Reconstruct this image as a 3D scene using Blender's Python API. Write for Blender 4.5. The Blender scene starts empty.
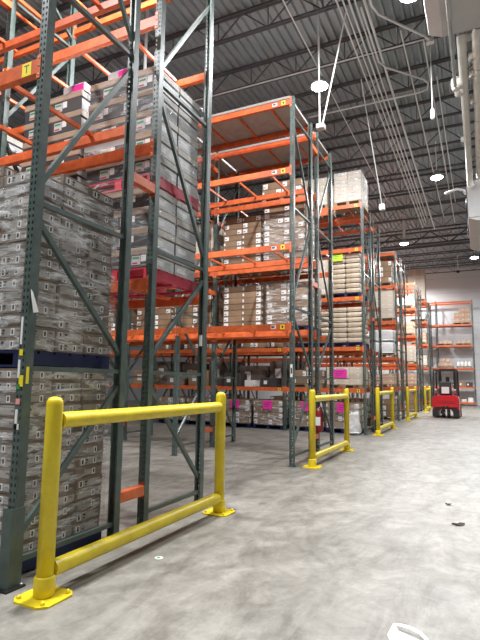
import bpy, math, random
from mathutils import Vector, Matrix, noise
random.seed(7)
SC = bpy.context.scene
COL = SC.collection
PI = math.pi

# ------------------------------------------------------------------ materials
def mat(name, rgb, rough=0.5, metal=0.0, var=0.0, nscale=6.0, dark=None, bump=0.0, bscale=40.0, rnd=0.0, emit=None, spec=None):
    m = bpy.data.materials.new(name); m.use_nodes = True
    nt = m.node_tree; N = nt.nodes; L = nt.links
    b = N['Principled BSDF']
    b.inputs['Base Color'].default_value = (*rgb, 1)
    b.inputs['Roughness'].default_value = rough
    b.inputs['Metallic'].default_value = metal
    if spec is not None: b.inputs['Specular IOR Level'].default_value = spec
    src = None
    if var or bump:
        tc = N.new('ShaderNodeTexCoord')
    if var:
        no = N.new('ShaderNodeTexNoise'); no.inputs['Scale'].default_value = nscale; no.inputs['Detail'].default_value = 6
        no.inputs['Roughness'].default_value = 0.65
        L.new(tc.outputs['Object'], no.inputs['Vector'])
        mx = N.new('ShaderNodeMix'); mx.data_type = 'RGBA'
        d = dark or tuple(c*(1-var) for c in rgb)
        mx.inputs[6].default_value = (*d, 1); mx.inputs[7].default_value = (*rgb, 1)
        rp = N.new('ShaderNodeValToRGB'); rp.color_ramp.elements[0].position = .32; rp.color_ramp.elements[1].position = .62
        L.new(no.outputs['Fac'], rp.inputs['Fac']); L.new(rp.outputs['Color'], mx.inputs[0])
        src = mx.outputs[2]
    if rnd:
        oi = N.new('ShaderNodeObjectInfo')
        mr = N.new('ShaderNodeMapRange'); mr.inputs[3].default_value = 1-rnd; mr.inputs[4].default_value = 1+rnd*0.5
        L.new(oi.outputs['Random'], mr.inputs[0])
        hs = N.new('ShaderNodeHueSaturation'); hs.inputs['Color'].default_value = (*rgb, 1)
        if src: L.new(src, hs.inputs['Color'])
        L.new(mr.outputs[0], hs.inputs['Value']); src = hs.outputs['Color']
    if src: L.new(src, b.inputs['Base Color'])
    if bump:
        n2 = N.new('ShaderNodeTexNoise'); n2.inputs['Scale'].default_value = bscale; n2.inputs['Detail'].default_value = 4
        L.new(tc.outputs['Object'], n2.inputs['Vector'])
        bp = N.new('ShaderNodeBump'); bp.inputs['Strength'].default_value = bump; bp.inputs['Distance'].default_value = .01
        L.new(n2.outputs['Fac'], bp.inputs['Height']); L.new(bp.outputs['Normal'], b.inputs['Normal'])
    if emit:
        b.inputs['Emission Color'].default_value = (*emit[0], 1); b.inputs['Emission Strength'].default_value = emit[1]
    return m

M = {}
M['green'] = mat('rack_green_paint', (.088, .122, .112), .36, .0, .35, 9, bump=.05)
M['orange'] = mat('beam_orange_paint', (.78, .170, .048), .36, 0, .28, 7, dark=(.52, .09, .028), bump=.04)
M['yellow'] = mat('guard_yellow_paint', (.80, .64, .022), .34, 0, .3, 5, dark=(.66, .49, .018), bump=.06, bscale=14)
M['black'] = mat('black_paint', (.012, .012, .013), .45)
M['steel'] = mat('galvanised_steel', (.48, .50, .50), .38, .6, .2, 12)
M['deckpanel'] = mat('grey_deck_board', (.40, .37, .35), .7, 0, .3, 3)
M['conduit'] = mat('pale_conduit', (.86, .86, .85), .4)
M['insul'] = mat('white_pipe_insulation', (.80, .77, .70), .55, 0, .15, 4)
M['cooler'] = mat('pale_grey_sheet_metal', (.52, .51, .50), .42, .25, .12, 1.5)
M['joist'] = mat('grey_joist_primer', (.085, .085, .09), .6)
M['wood'] = mat('pallet_wood', (.36, .26, .16), .8, 0, .3, 8, rnd=.15)
M['bluewood'] = mat('blue_pallet_paint', (.007, .013, .075), .6, 0, .3, 8)
M['redwood'] = mat('red_pallet_paint', (.62, .04, .08), .55, 0, .25, 8)
M['c_grey'] = mat('grey_brown_card', (.20, .155, .125), .75, 0, .25, 5, rnd=.25)
M['c_greylabel'] = mat('grey_print_panel', (.40, .375, .345), .6, 0, .22, 14, rnd=.25)
M['c_dark'] = mat('charcoal_tray_card', (.055, .052, .052), .55, 0, .25, 6, rnd=.2)
M['c_lid'] = mat('tan_tray_lid', (.40, .30, .215), .7, 0, .15, 5, rnd=.12)
M['c_litlid'] = mat('lit_lid_end', (.60, .565, .52), .5, 0, .2, 6, rnd=.1)  # tan lid repainted pale where aisle light falls on its end
M['c_side'] = mat('pale_card_and_lit_tray_end', (.60, .61, .62), .42, 0, .18, 5, rnd=.12)
M['c_brown'] = mat('brown_card', (.30, .19, .11), .75, 0, .2, 5, rnd=.2)
M['c_pale'] = mat('pale_card', (.66, .57, .47), .7, 0, .12, 5, rnd=.12)
M['c_peach'] = mat('peach_card', (.62, .40, .27), .7, 0, .12, 5, rnd=.15)
M['sack'] = mat('pale_paper_sack', (.60, .50, .39), .5, 0, .4, 5, dark=(.42, .30, .19), rnd=.15, bump=.3, bscale=12)
M['whitebag'] = mat('white_plastic_bag', (.78, .77, .76), .4, 0, .15, 6, bump=.5, bscale=9)
M['label'] = mat('white_paper_label', (.82, .81, .79), .5)
M['ink'] = mat('dark_print_ink', (.03, .03, .035), .6)
M['redink'] = mat('red_print_ink', (.50, .06, .05), .6)
M['greenink'] = mat('green_print_ink', (.05, .28, .10), .6)
M['pink'] = mat('pink_paper', (.90, .04, .42), .6)
M['lime'] = mat('lime_paper', (.55, .95, .03), .6)
M['ysticker'] = mat('yellow_sticker', (.90, .74, .02), .45)
M['salmon'] = mat('salmon_sticker', (.80, .36, .30), .5)
M['red'] = mat('forklift_red_paint', (.62, .012, .022), .28, 0, .12, 3)
M['dkred'] = mat('dark_red_enamel', (.20, .012, .015), .35)
M['rubber'] = mat('black_rubber', (.02, .02, .02), .75)
M['greyseat'] = mat('dark_grey_vinyl', (.03, .03, .033), .5)
M['glassdark'] = mat('dark_dome', (.02, .02, .025), .1)
M['paper'] = mat('crumpled_paper', (.80, .80, .79), .6)
M['brownleaf'] = mat('dark_scrap', (.08, .06, .05), .8)
M['lens'] = mat('lit_lamp_lens', (.9, .9, .9), .4, emit=((.97, .985, 1.0), 45))
M['walldim'] = mat('dimmed_wall_panel', (.20, .20, .20), .6, 0, .05, .6)  # unseen side and front walls darkened to cut bounced light
M['wallwhite'] = mat('white_wall_panel', (.74, .75, .76), .5, 0, .05, .6)

def floor_mat():
    m = bpy.data.materials.new('polished_concrete'); m.use_nodes = True
    nt = m.node_tree; N = nt.nodes; L = nt.links; b = N['Principled BSDF']
    tc = N.new('ShaderNodeTexCoord')
    def nz(scale, det, rough, dist=0, mp=None):
        n = N.new('ShaderNodeTexNoise'); n.inputs['Scale'].default_value = scale; n.inputs['Detail'].default_value = det
        n.inputs['Roughness'].default_value = rough; n.inputs['Distortion'].default_value = dist
        if mp:
            q = N.new('ShaderNodeMapping'); q.inputs['Scale'].default_value = mp[0]; q.inputs['Rotation'].default_value = (0, 0, mp[1])
            L.new(tc.outputs['Object'], q.inputs['Vector']); L.new(q.outputs['Vector'], n.inputs['Vector'])
        else: L.new(tc.outputs['Object'], n.inputs['Vector'])
        return n.outputs['Fac']
    def ramp(s, a, bb, ca, cb):
        r = N.new('ShaderNodeValToRGB'); e = r.color_ramp.elements
        e[0].position = a; e[1].position = bb; e[0].color = (*ca, 1); e[1].color = (*cb, 1)
        L.new(s, r.inputs['Fac']); return r.outputs['Color']
    def mul(a, c, f=1.0, bt='MULTIPLY'):
        x = N.new('ShaderNodeMix'); x.data_type = 'RGBA'; x.blend_type = bt; x.inputs[0].default_value = f
        L.new(a, x.inputs[6]); L.new(c, x.inputs[7]); return x.outputs[2]
    base = ramp(nz(.5, 7, .62, .6), .22, .78, (.225, .212, .187), (.342, .326, .293))
    fine = ramp(nz(6, 9, .75, .5), .3, .66, (.72, .72, .72), (1.04, 1.04, 1.04))
    c = mul(base, fine)
    c = mul(c, ramp(nz(3.1, 9, .78, .9), .36, .60, (.74, .735, .725), (1.05, 1.05, 1.05)))
    streak = ramp(nz(1.1, 7, .72, 2.6, ((1.7, .7, 1), .25)), .36, .6, (.74, .73, .71), (1.05, 1.05, 1.05))
    c = mul(c, streak)
    streak2 = ramp(nz(.9, 6, .70, 3.2, ((1.6, .5, 1), -.75)), .34, .50, (.72, .71, .69), (1.03, 1.03, 1.03))
    c = mul(c, streak2)
    # tyre arcs where trucks turn out of the side aisles
    for (cx, cy, r0, w, ph) in ((-3.6, 3.2, 3.3, .16, 0), (-3.5, 3.3, 3.75, .12, 3), (-1.2, 11.5, 3.6, .2, 5), (-2.6, 7.0, 2.1, .12, 8)):
        q = N.new('ShaderNodeMapping'); q.inputs['Location'].default_value = (-cx, -cy, 0); L.new(tc.outputs['Object'], q.inputs['Vector'])
        sx = N.new('ShaderNodeSeparateXYZ'); L.new(q.outputs['Vector'], sx.inputs[0])
        cm = N.new('ShaderNodeCombineXYZ'); L.new(sx.outputs[0], cm.inputs[0]); L.new(sx.outputs[1], cm.inputs[1])
        ln = N.new('ShaderNodeVectorMath'); ln.operation = 'LENGTH'; L.new(cm.outputs[0], ln.inputs[0])
        s1 = N.new('ShaderNodeMath'); s1.operation = 'SUBTRACT'; s1.inputs[1].default_value = r0; L.new(ln.outputs['Value'], s1.inputs[0])
        s2 = N.new('ShaderNodeMath'); s2.operation = 'ABSOLUTE'; L.new(s1.outputs[0], s2.inputs[0])
        mr = N.new('ShaderNodeMapRange'); mr.inputs[1].default_value = 0; mr.inputs[2].default_value = w; mr.inputs[3].default_value = 1; mr.inputs[4].default_value = 0
        L.new(s2.outputs[0], mr.inputs[0])
        nn = N.new('ShaderNodeMath'); nn.operation = 'MULTIPLY'; L.new(mr.outputs[0], nn.inputs[0])
        rr = ramp(nz(.9, 5, .65, .5, ((1, 1, 1), ph)), .42, .62, (0, 0, 0), (.5, .5, .5)); L.new(rr, nn.inputs[1])
        x = N.new('ShaderNodeMix'); x.data_type = 'RGBA'; x.blend_type = 'MULTIPLY'
        L.new(nn.outputs[0], x.inputs[0]); L.new(c, x.inputs[6]); x.inputs[7].default_value = (.55, .54, .53, 1); c = x.outputs[2]
    L.new(c, b.inputs['Base Color'])
    rg = N.new('ShaderNodeMapRange'); rg.inputs[3].default_value = .30; rg.inputs[4].default_value = .62
    L.new(nz(2.2, 6, .65, .5), rg.inputs[0]); L.new(rg.outputs[0], b.inputs['Roughness'])
    b.inputs['Specular IOR Level'].default_value = .45
    bp = N.new('ShaderNodeBump'); bp.inputs['Strength'].default_value = .08; bp.inputs['Distance'].default_value = .01
    L.new(nz(18, 6, .6), bp.inputs['Height']); L.new(bp.outputs['Normal'], b.inputs['Normal'])
    return m
M['floor'] = floor_mat()

def deck_mat():
    m = mat('galvanised_roof_deck', (.39, .435, .46), .42, .25, .28, 1.1)
    return m
M['deck'] = deck_mat()

def film_mat(name, hi, p0, p1):
    m = bpy.data.materials.new(name); m.use_nodes = True
    nt = m.node_tree; N = nt.nodes; L = nt.links; b = N['Principled BSDF']
    b.inputs['Base Color'].default_value = (.86, .87, .88, 1); b.inputs['Roughness'].default_value = .16
    b.inputs['Specular IOR Level'].default_value = .8
    tc = N.new('ShaderNodeTexCoord')
    q = N.new('ShaderNodeMapping'); q.inputs['Scale'].default_value = (1.6, 1.6, 9); q.inputs['Rotation'].default_value = (.25, .18, 0)
    L.new(tc.outputs['Object'], q.inputs['Vector'])
    n = N.new('ShaderNodeTexNoise'); n.inputs['Scale'].default_value = 1.6; n.inputs['Detail'].default_value = 7; n.inputs['Roughness'].default_value = .68; n.inputs['Distortion'].default_value = 1.2
    L.new(q.outputs['Vector'], n.inputs['Vector'])
    r = N.new('ShaderNodeValToRGB'); e = r.color_ramp.elements
    e[0].position = p0; e[0].color = (.03, .03, .03, 1); e[1].position = p1; e[1].color = (hi, hi, hi, 1)  # cloudy streaks in the alpha double as painted glints
    L.new(n.outputs['Fac'], r.inputs['Fac']); L.new(r.outputs['Color'], b.inputs['Alpha'])
    bp = N.new('ShaderNodeBump'); bp.inputs['Strength'].default_value = .8; bp.inputs['Distance'].default_value = .035
    L.new(n.outputs['Fac'], bp.inputs['Height']); L.new(bp.outputs['Normal'], b.inputs['Normal'])
    return m
M['film'] = film_mat('clear_stretch_film', .82, .47, .68)
M['thinfilm'] = film_mat('thin_clear_stretch_film', .62, .5, .72)

# ------------------------------------------------------------------ mesh builder
class MB:
    def __init__(s): s.v = []; s.f = []; s.m = []; s.mats = []; s.sm = []
    def mi(s, k):
        if k not in s.mats: s.mats.append(k)
        return s.mats.index(k)
    def add(s, vs, fs, k, smooth=False):
        o = len(s.v); s.v += [tuple(v) for v in vs]; i = s.mi(k)
        for f in fs: s.f.append(tuple(o+a for a in f)); s.m.append(i); s.sm.append(smooth)
        return s
    def box(s, x0, x1, y0, y1, z0, z1, k):
        vs = [(x, y, z) for z in (z0, z1) for y in (y0, y1) for x in (x0, x1)]
        return s.add(vs, [(0, 2, 3, 1), (4, 5, 7, 6), (0, 1, 5, 4), (2, 6, 7, 3), (0, 4, 6, 2), (1, 3, 7, 5)], k)
    def bevbox(s, x0, x1, y0, y1, z0, z1, k, c=.006):
        # box with chamfered upright edges and top rim
        def ring(z, i): return [(x0+c+i, y0+i, z), (x1-c-i, y0+i, z), (x1-i, y0+c+i, z), (x1-i, y1-c-i, z), (x1-c-i, y1-i, z), (x0+c+i, y1-i, z), (x0+i, y1-c-i, z), (x0+i, y0+c+i, z)]
        rs = [ring(z0, c*.6), ring(z0+c, 0), ring(z1-c, 0), ring(z1, c*.6)]
        vs = [p for r in rs for p in r]; fs = [tuple(range(7, -1, -1)), tuple(range(24, 32))]
        for a in range(3):
            for i in range(8):
                j = (i+1) % 8; fs.append((a*8+i, a*8+j, a*8+8+j, a*8+8+i))
        return s.add(vs, fs, k)
    def bar(s, p, q, w, h, k, up=(0, 0, 1)):
        p = Vector(p); q = Vector(q); d = (q-p).normalized(); u = Vector(up)
        if abs(d.dot(u)) > .98: u = Vector((0, 1, 0))
        a = d.cross(u).normalized(); b = a.cross(d).normalized()
        vs = [e + a*sx*w/2 + b*sz*h/2 for e in (p, q) for sx, sz in ((-1, -1), (1, -1), (1, 1), (-1, 1))]
        return s.add(vs, [(0, 1, 2, 3), (7, 6, 5, 4), (0, 4, 5, 1), (1, 5, 6, 2), (2, 6, 7, 3), (3, 7, 4, 0)], k)
    def tube(s, pts, r, k, n=12, caps=True):
        pts = [Vector(p) for p in pts]; vs = []; fs = []; N = len(pts)
        rs = r if isinstance(r, (list, tuple)) else [r]*N
        d0 = (pts[1]-pts[0]).normalized(); u = Vector((0, 0, 1)) if abs(d0.z) < .9 else Vector((0, 1, 0))
        a = d0.cross(u).normalized()
        for i, p in enumerate(pts):
            if i == 0: d = pts[1]-pts[0]
            elif i == N-1: d = pts[-1]-pts[-2]
            else: d = (pts[i+1]-p).normalized()+(p-pts[i-1]).normalized()
            d = d.normalized(); a = (a-d*a.dot(d)).normalized(); b = d.cross(a)
            for t in range(n):
                th = 2*PI*t/n; vs.append(p+(a*math.cos(th)+b*math.sin(th))*rs[i])
        for i in range(N-1):
            for t in range(n):
                u2 = (t+1) % n; fs.append((i*n+t, i*n+u2, i*n+n+u2, i*n+n+t))
        s.add(vs, fs, k, True)
        if caps:
            s.add([vs[t] for t in range(n)], [tuple(range(n-1, -1, -1))], k); s.add([vs[(N-1)*n+t] for t in range(n)], [tuple(range(n))], k)
        return s
    def lathe(s, prof, k, c=(0, 0, 0), n=24, axis='z', smooth=True):
        vs = []; fs = []
        for r, h in prof:
            for t in range(n):
                th = 2*PI*t/n; x, y = r*math.cos(th), r*math.sin(th)
                p = (x, y, h) if axis == 'z' else ((h, x, y) if axis == 'x' else (x, h, y))
                vs.append((p[0]+c[0], p[1]+c[1], p[2]+c[2]))
        for i in range(len(prof)-1):
            for t in range(n):
                u = (t+1) % n; fs.append((i*n+t, i*n+u, i*n+n+u, i*n+n+t))
        fs.append(tuple(range(n-1, -1, -1))); fs.append(tuple((len(prof)-1)*n+t for t in range(n)))
        return s.add(vs, fs, k, smooth)
    def prism(s, poly, y0, y1, k, axis='y'):
        # polygon in (x,z) pushed along y, or in (y,z) pushed along x
        n = len(poly); f = (lambda a, b, t: (a, t, b)) if axis == 'y' else ((lambda a, b, t: (t, a, b)) if axis == 'x' else (lambda a, b, t: (a, b, t)))
        vs = [f(a, b, t) for t in (y0, y1) for a, b in poly]
        fs = [tuple(range(n)), tuple(range(2*n-1, n-1, -1))]+[(i, n+i, n+(i+1) % n, (i+1) % n) for i in range(n)]
        return s.add(vs, fs, k)
    def mesh(s, name):
        me = bpy.data.meshes.new(name); me.from_pydata(s.v, [], s.f); me.validate()
        for k in s.mats: me.materials.append(M[k])
        for p, i, sm in zip(me.polygons, s.m, s.sm): p.material_index = i; p.use_smooth = sm
        import bmesh
        bm = bmesh.new(); bm.from_mesh(me); bmesh.ops.recalc_face_normals(bm, faces=bm.faces); bm.to_mesh(me); bm.free()
        return me
    def build(s, name, parent=None, loc=(0, 0, 0)):
        return link(name, s.mesh(name), parent, loc)

def link(name, data, parent=None, loc=(0, 0, 0), rz=0):
    o = bpy.data.objects.new(name, data); COL.objects.link(o); o.location = loc; o.rotation_euler = (0, 0, rz)
    if parent: o.parent = parent
    return o
def empty(name, parent=None, loc=(0, 0, 0), rz=0): return link(name, None, parent, loc, rz)
def tag(o, label, cat, group=None):
    o['label'] = label; o['category'] = cat
    if group: o['group'] = group
    return o
def struct(o): o['kind'] = 'structure'; return o
def text_mesh(s, size, k, name):
    cu = bpy.data.curves.new(name, 'FONT'); cu.body = s; cu.size = size; cu.align_x = 'CENTER'; cu.align_y = 'CENTER'; cu.extrude = .0004
    ob = bpy.data.objects.new(name, cu); COL.objects.link(ob)
    dg = bpy.context.evaluated_depsgraph_get(); me = bpy.data.meshes.new_from_object(ob.evaluated_get(dg))
    bpy.data.objects.remove(ob); me.materials.clear(); me.materials.append(M[k]); me.name = name
    return me
ORD = ['bottom', 'second', 'third', 'fourth', 'fifth', 'sixth', 'seventh', 'eighth', 'ninth', 'tenth', 'eleventh', 'twelfth', 'thirteenth', 'fourteenth', 'fifteenth', 'sixteenth', 'seventeenth']
NTH = ['first']+ORD[1:]

# ------------------------------------------------------------------ setting
JZ = 9.70      # underside of the roof deck
b = MB(); b.box(-22, 4.2, -7, 38.4, -.12, 0, 'floor'); struct(b.build('floor'))
b = MB()
pr = [(0, .075), (.055, .075), (.075, 0), (.135, 0), (.155, .075)]
x = -22.0
pts = []
while x < 4.2:
    pts += [(x+a, z) for a, z in pr]; x += .20
vs = [(px, y, JZ+pz) for y in (-7, 38.4) for px, pz in pts]; n = len(pts)
b.add(vs, [(i, i+1, n+i+1, n+i) for i in range(n-1)], 'deck')
b.box(-22, 4.2, -7, 38.4, JZ+.08, JZ+.2, 'deck')
struct(b.build('ceiling'))
def wall(name, x0, x1, y0, y1, ribs=None, k='walldim'):
    b = MB(); b.box(x0, x1, y0, y1, 0, JZ+.2, k)
    if ribs:
        for z in ribs: b.box(x0, x1, y0-.004, y0, z, z+.02, 'cooler')
    return struct(b.build(name))
wall('wall_back', -22, 4.2, 38.4, 38.6, [2.4+1.1*i for i in range(7)], 'wallwhite')
wall('wall_left', -22.2, -22, -7, 38.6)
wall('wall_right', 4.2, 4.4, -7, 38.6)
wall('wall_front', -22, 4.2, -7.2, -7)

# bar joists under the deck
jb = MB()
JL0, JL1 = -21.9, 4.1
jb.box(JL0, JL1, -.06, -.012, -.05, -.002, 'joist'); jb.box(JL0, JL1, .012, .06, -.05, -.002, 'joist')
jb.box(JL0, JL1, -.05, -.012, -.60, -.555, 'joist'); jb.box(JL0, JL1, .012, .05, -.60, -.555, 'joist')
x = JL0
while x < JL1-1.2:
    jb.bar((x, 0, -.03), (x+.62, 0, -.58), .022, .022, 'joist'); jb.bar((x+.62, 0, -.58), (x+1.24, 0, -.03), .022, .022, 'joist')
    jb.bar((x+.62, 0, -.03), (x+.62, 0, -.58), .018, .018, 'joist'); x += 1.24
jm = jb.mesh('roof_joist')
JY = [14.78+1.83*k for k in range(-9, 13)]
for y in JY:
    if y < 38: struct(link('roof_joist', jm, None, (0, y, JZ)))
b = MB()
b.box(JL0, JL1, -.1, .1, -.66, -.60, 'joist'); b.box(JL0, JL1, -.1, .1, -1.30, -1.22, 'joist')
x = JL0
while x < JL1-1.7:
    b.bar((x, 0, -.63), (x+.9, 0, -1.26), .05, .05, 'joist'); b.bar((x+.9, 0, -1.26), (x+1.8, 0, -.63), .05, .05, 'joist'); x += 1.8
struct(b.build('roof_girder', None, (0, 26.2, JZ)))

# ------------------------------------------------------------------ pallet racks
XR = -2.918; BAY = 2.36; FD = 1.12; GAP = .35; BH = .112
LV = [2.32, 3.76, 5.19, 6.51]
PITCH = .0508
def post_mesh(H, name):
    b = MB(); w = .038; d = .072
    cols = [-w, -.0255, -.0105, .0105, .0255, w]
    z = 0; rows = [0.0]
    zz = .06
    while zz+.03 < H:
        rows += [zz, zz+.024]; zz += PITCH
    rows.append(H)
    for yo, s in ((0, 1), (.0028, -1)):
        vs = [(c, yo, r) for r in rows for c in cols]; fs = []
        for i in range(len(rows)-1):
            for j in range(5):
                if i % 2 == 1 and j in (1, 3): continue
                a = i*6+j; fs.append((a, a+1, a+7, a+6))
        b.add(vs, fs, 'green')
    t = .0028
    b.box(-w, -w+t, .0, d, 0, H, 'green'); b.box(w-t, w, .0, d, 0, H, 'green')
    b.box(-w, -w+.018, d-t, d, 0, H, 'green'); b.box(w-.018, w, d-t, d, 0, H, 'green')
    return b.mesh(name)
POST = {H: post_mesh(H, 'post') for H in (6.66, 7.6)}
fb = MB(); fb.box(-.065, .065, -.015, .095, 0, .008, 'green'); fb.lathe([(.012, .008), (.012, .02), (.007, .024)], 'steel', (-.05, .04, 0), 8); fb.lathe([(.012, .008), (.012, .02), (.007, .024)], 'steel', (.05, .08, 0), 8)
FOOT = fb.mesh('foot_plate')
HZ = [.17, 1.49, 2.73, 4.55, 6.30]
def brace_meshes(H):
    out = {}
    for first in (0, 1):
        L = []
        for z in HZ+([7.3] if H > 7 else []):
            b = MB(); b.bar((0, .06, z), (0, FD-.06, z), .04, .036, 'green'); L.append(b.mesh('brace'))
        zs = HZ+([7.3] if H > 7 else [])
        s = first
        for z0, z1 in zip(zs, zs[1:]):
            a, c = (z0+.16, z1-.14)
            b = MB()
            if s: b.bar((0, .065, a), (0, FD-.065, c), .036, .04, 'green')
            else: b.bar((0, FD-.065, a), (0, .065, c), .036, .04, 'green')
            L.append(b.mesh('brace')); s = 1-s
        out[first] = L
    return out
BR = {H: brace_meshes(H) for H in POST}
def beam_mesh(Lx, name='crossbeam'):
    b = MB(); d = .058; st = .028
    # stepped section: taller front web, step toward the load
    sec = [(0, 0), (d, 0), (d, BH-.04), (st, BH-.04), (st, BH), (0, BH)]
    b.prism(sec, -Lx/2, Lx/2, 'orange', 'x')
    for s in (-1, 1):
        x0 = s*(Lx/2)
        b.box(min(x0, x0-s*.006), max(x0, x0-s*.006), -.006, d+.004, -.05, BH+.03, 'orange')
        b.box(min(x0, x0+s*.036), max(x0, x0+s*.036), -.009, -.004, -.05, BH+.03, 'orange')
        for z in (-.02, .05, .112): b.lathe([(.008, -.013), (.008, -.009)], 'steel', (x0+s*.018, 0, z), 8, 'y')
    return b.mesh(name)
BEAM = beam_mesh(BAY-.076-.004)
sb = MB(); sb.box(-.016, .016, .03, FD-.03, BH-.042, BH-.004, 'orange'); SUP = sb.mesh('pallet_support')
db = MB(); db.box(-.284, .284, -.012, FD+.004, BH+.002, BH+.05, 'deckpanel'); DECK = db.mesh('deck_panel')
sp = MB(); sp.box(-.035, .035, 0, GAP+.002, -.045, .045, 'orange'); sp.box(-.035, .035, -.004, 0, -.08, .08, 'orange'); sp.box(-.035, .035, GAP, GAP+.004, -.08, .08, 'orange'); SPC = sp.mesh('row_spacer')
stk = MB(); stk.box(-.04, .04, -.0015, 0, -.04, .04, 'ysticker'); stk.box(-.012, .012, -.003, -.0015, -.025, .025, 'ink'); stk.box(-.024, .024, -.003, -.0015, .0, .012, 'ink'); STK = stk.mesh('location_sticker')
stb = MB(); stb.box(-.05, .05, -.0015, 0, -.03, .03, 'label'); stb.box(-.04, .02, -.003, -.0015, -.012, .018, 'ink'); STW = stb.mesh('location_sticker')

def frame(root, x, y, H, first, y_flip=False):
    f = empty('upright_frame', root, (x, y, 0))
    p = link('post', POST[H], f, (0, 0, 0)); p2 = link('post', POST[H], f, (0, FD, 0), PI)
    link('foot_plate', FOOT, f, (0, 0, 0)); link('foot_plate', FOOT, f, (0, FD, 0), PI)
    for m in BR[H][first]: link('brace', m, f)
    return f
def beam(root, i, y, z, rear, sticker=None):
    xc = -.038-BAY*(i+.5)
    o = link('crossbeam', BEAM, root, (xc, y if not rear else y, z), PI if rear else 0)
    if sticker and not rear:
        link('location_sticker', STK, o, (BAY/2-.17, -.0005, BH/2))
        if sticker == 2: link('location_sticker', STW, o, (BAY/2-.34, -.0005, BH/2))
    return o
def rack(y0, bays, H, f1, f2, label, firsts=(0, 1), decks=(), group='back to back pallet rack rows', skip=(), stick=0):
    r = empty('pallet_rack', None, (XR, y0, 0)); tag(r, label, 'pallet rack', group)
    for i in range(bays+1):
        frame(r, -.038-BAY*i, 0, H, firsts[0]); frame(r, -.038-BAY*i, FD+GAP, H, firsts[1])
        for z in (.38, 3.35, 6.2): link('row_spacer', SPC, r, (-.038-BAY*i, FD, z))
    for side, lv, yo in ((0, f1, .002), (1, f2, FD+GAP+.002)):
        for i in range(bays):
            for z in lv:
                zz = z
                beam(r, i, yo, zz, False, stick if (i == 0 and side == 0) else (1 if i == 1 and side == 0 and stick else None))
                if (side, i, z) in skip: continue
                beam(r, i, yo-.004+FD, zz, True)
                xc = -.038-BAY*(i+.5)
                for k in (-.70, 0, .70): link('pallet_support', SUP, r, (xc+k, yo-.002, zz))
                if z in decks:
                    for k in (-.8565, -.2855, .2855, .8565): link('deck_panel', DECK, r, (xc+k, yo-.002, zz))
    return r
R = [2.537, 8.165, 14.09, 20.2, 26.85, 33.0]
f2y = FD+GAP
L0 = 1.14
r1 = rack(R[0], 2, 7.6, [3.76, 5.19, 6.51], LV, 'nearest dark green pallet rack with orange beams, behind the largest yellow guard', (1, 0), skip={(1, 0, 3.76), (1, 1, 3.76)})
r2 = rack(R[1], 4, 6.66, LV, LV, 'second green pallet rack from the camera, topped with grey deck boards', (1, 0), decks=(6.51,), stick=2)
r3 = rack(R[2], 5, 6.66, [L0]+LV, [L0]+LV, 'third green pallet rack, with pink-noted floor pallets beneath it', (1, 0), stick=1)
r4 = rack(R[3], 4, 6.66, [L0, 2.32, 3.76, 5.19, 6.51], [L0]+LV, 'fourth green pallet rack from the camera, right behind the third yellow guard', (1, 0), decks=(6.51,))
r5 = rack(R[4], 3, 6.66, [L0]+LV, [L0]+LV, 'fifth green pallet rack, just left of the red forklift', (1, 0))
r6 = rack(R[5], 2, 6.66, [L0]+LV, [L0]+LV, 'farthest aisle-end pallet rack, carrying a tall pale stack on top', (1, 0))
# location letter and stickers on the near rack
sb = MB(); sb.box(-.05, .05, -.0015, 0, -.055, .055, 'ysticker'); s = sb.build('location_sticker', None)
bm0 = [o for o in r1.children if o.name.startswith('crossbeam') and abs(o.location.z-3.76) < .01 and o.rotation_euler.z == 0 and o.location.y < .1 and o.location.x > -2][0]
s.parent = bm0; s.location = (BAY/2-.16, -.0008, BH/2); s['label'] = 'yellow square sticker with a black letter T'
t = link('letter', text_mesh('T', .095, 'ink', 'letter'), bm0, (BAY/2-.16, -.003, BH/2)); t.rotation_euler = (PI/2, 0, 0)
pg = MB(); pg.prism([(-.05, -.028), (.043, -.028), (.043, .08), (.036, .08), (.036, -.018), (-.05, -.018)], .004, .53, 'green', 'z'); pg.box(-.075, .07, -.06, .10, 0, .012, 'black')
g = pg.build('post_guard', r1, (-.038, 0, 0)); g['label'] = 'dark steel corner guard bolted over the post foot'
f0 = [c for c in r1.children if c.name.startswith('upright_frame')][0]
for (x0, x1, z0, z1, k) in ((-.026, -.006, 1.66, 1.86, 'label'), (-.024, .010, 1.58, 1.625, 'ysticker'), (-.030, -.008, 1.42, 1.55, 'label'), (-.012, .030, 1.36, 1.44, 'ysticker'), (-.03, .0, 1.34, 1.375, 'greenink'), (-.03, .012, 1.235, 1.275, 'salmon'), (-.028, -.002, 1.06, 1.20, 'label'), (-.028, .016, 1.06, 1.10, 'label')):
    q = MB(); q.box(x0, x1, -.003, -.0006, z0, z1, k); q.build('sticker', f0)
q = MB(); q.box(.0385, .0398, .012, .038, 1.38, 1.50, 'ysticker'); q.build('sticker', f0)
q = MB(); q.add([(.039, .004, 2.06), (.041, .024, 2.04), (.052, .075, 1.90), (.050, .03, 1.89), (.047, .004, 2.02), (.042, .004, 2.06), (.044, .024, 2.04), (.055, .075, 1.90), (.053, .03, 1.89), (.050, .004, 2.02)], [(0, 1, 2, 3, 4), (9, 8, 7, 6, 5), (0, 5, 6, 1), (1, 6, 7, 2), (2, 7, 8, 3), (3, 8, 9, 4), (4, 9, 5, 0)], 'label'); q.build('paper_tag', f0)
for r, zs in ((r1, [(FD+GAP+FD, 1.95, 1.82)]), (r2, [(0, 1.72, 1.50)])):
    fr = [c for c in r.children if c.name.startswith('upright_frame')]
    for (yy, za, zb) in zs:
        q = MB(); q.box(-.022, .02, yy-.075 if yy else -.003, yy-.0735 if yy else -.0006, zb, za, 'label')
        if not yy: q.box(-.014, .012, -.0045, -.003, zb+.06, za-.06, 'ink')
        q.build('sticker', fr[0] if not yy else fr[0], (0, 0, 0))

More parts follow.
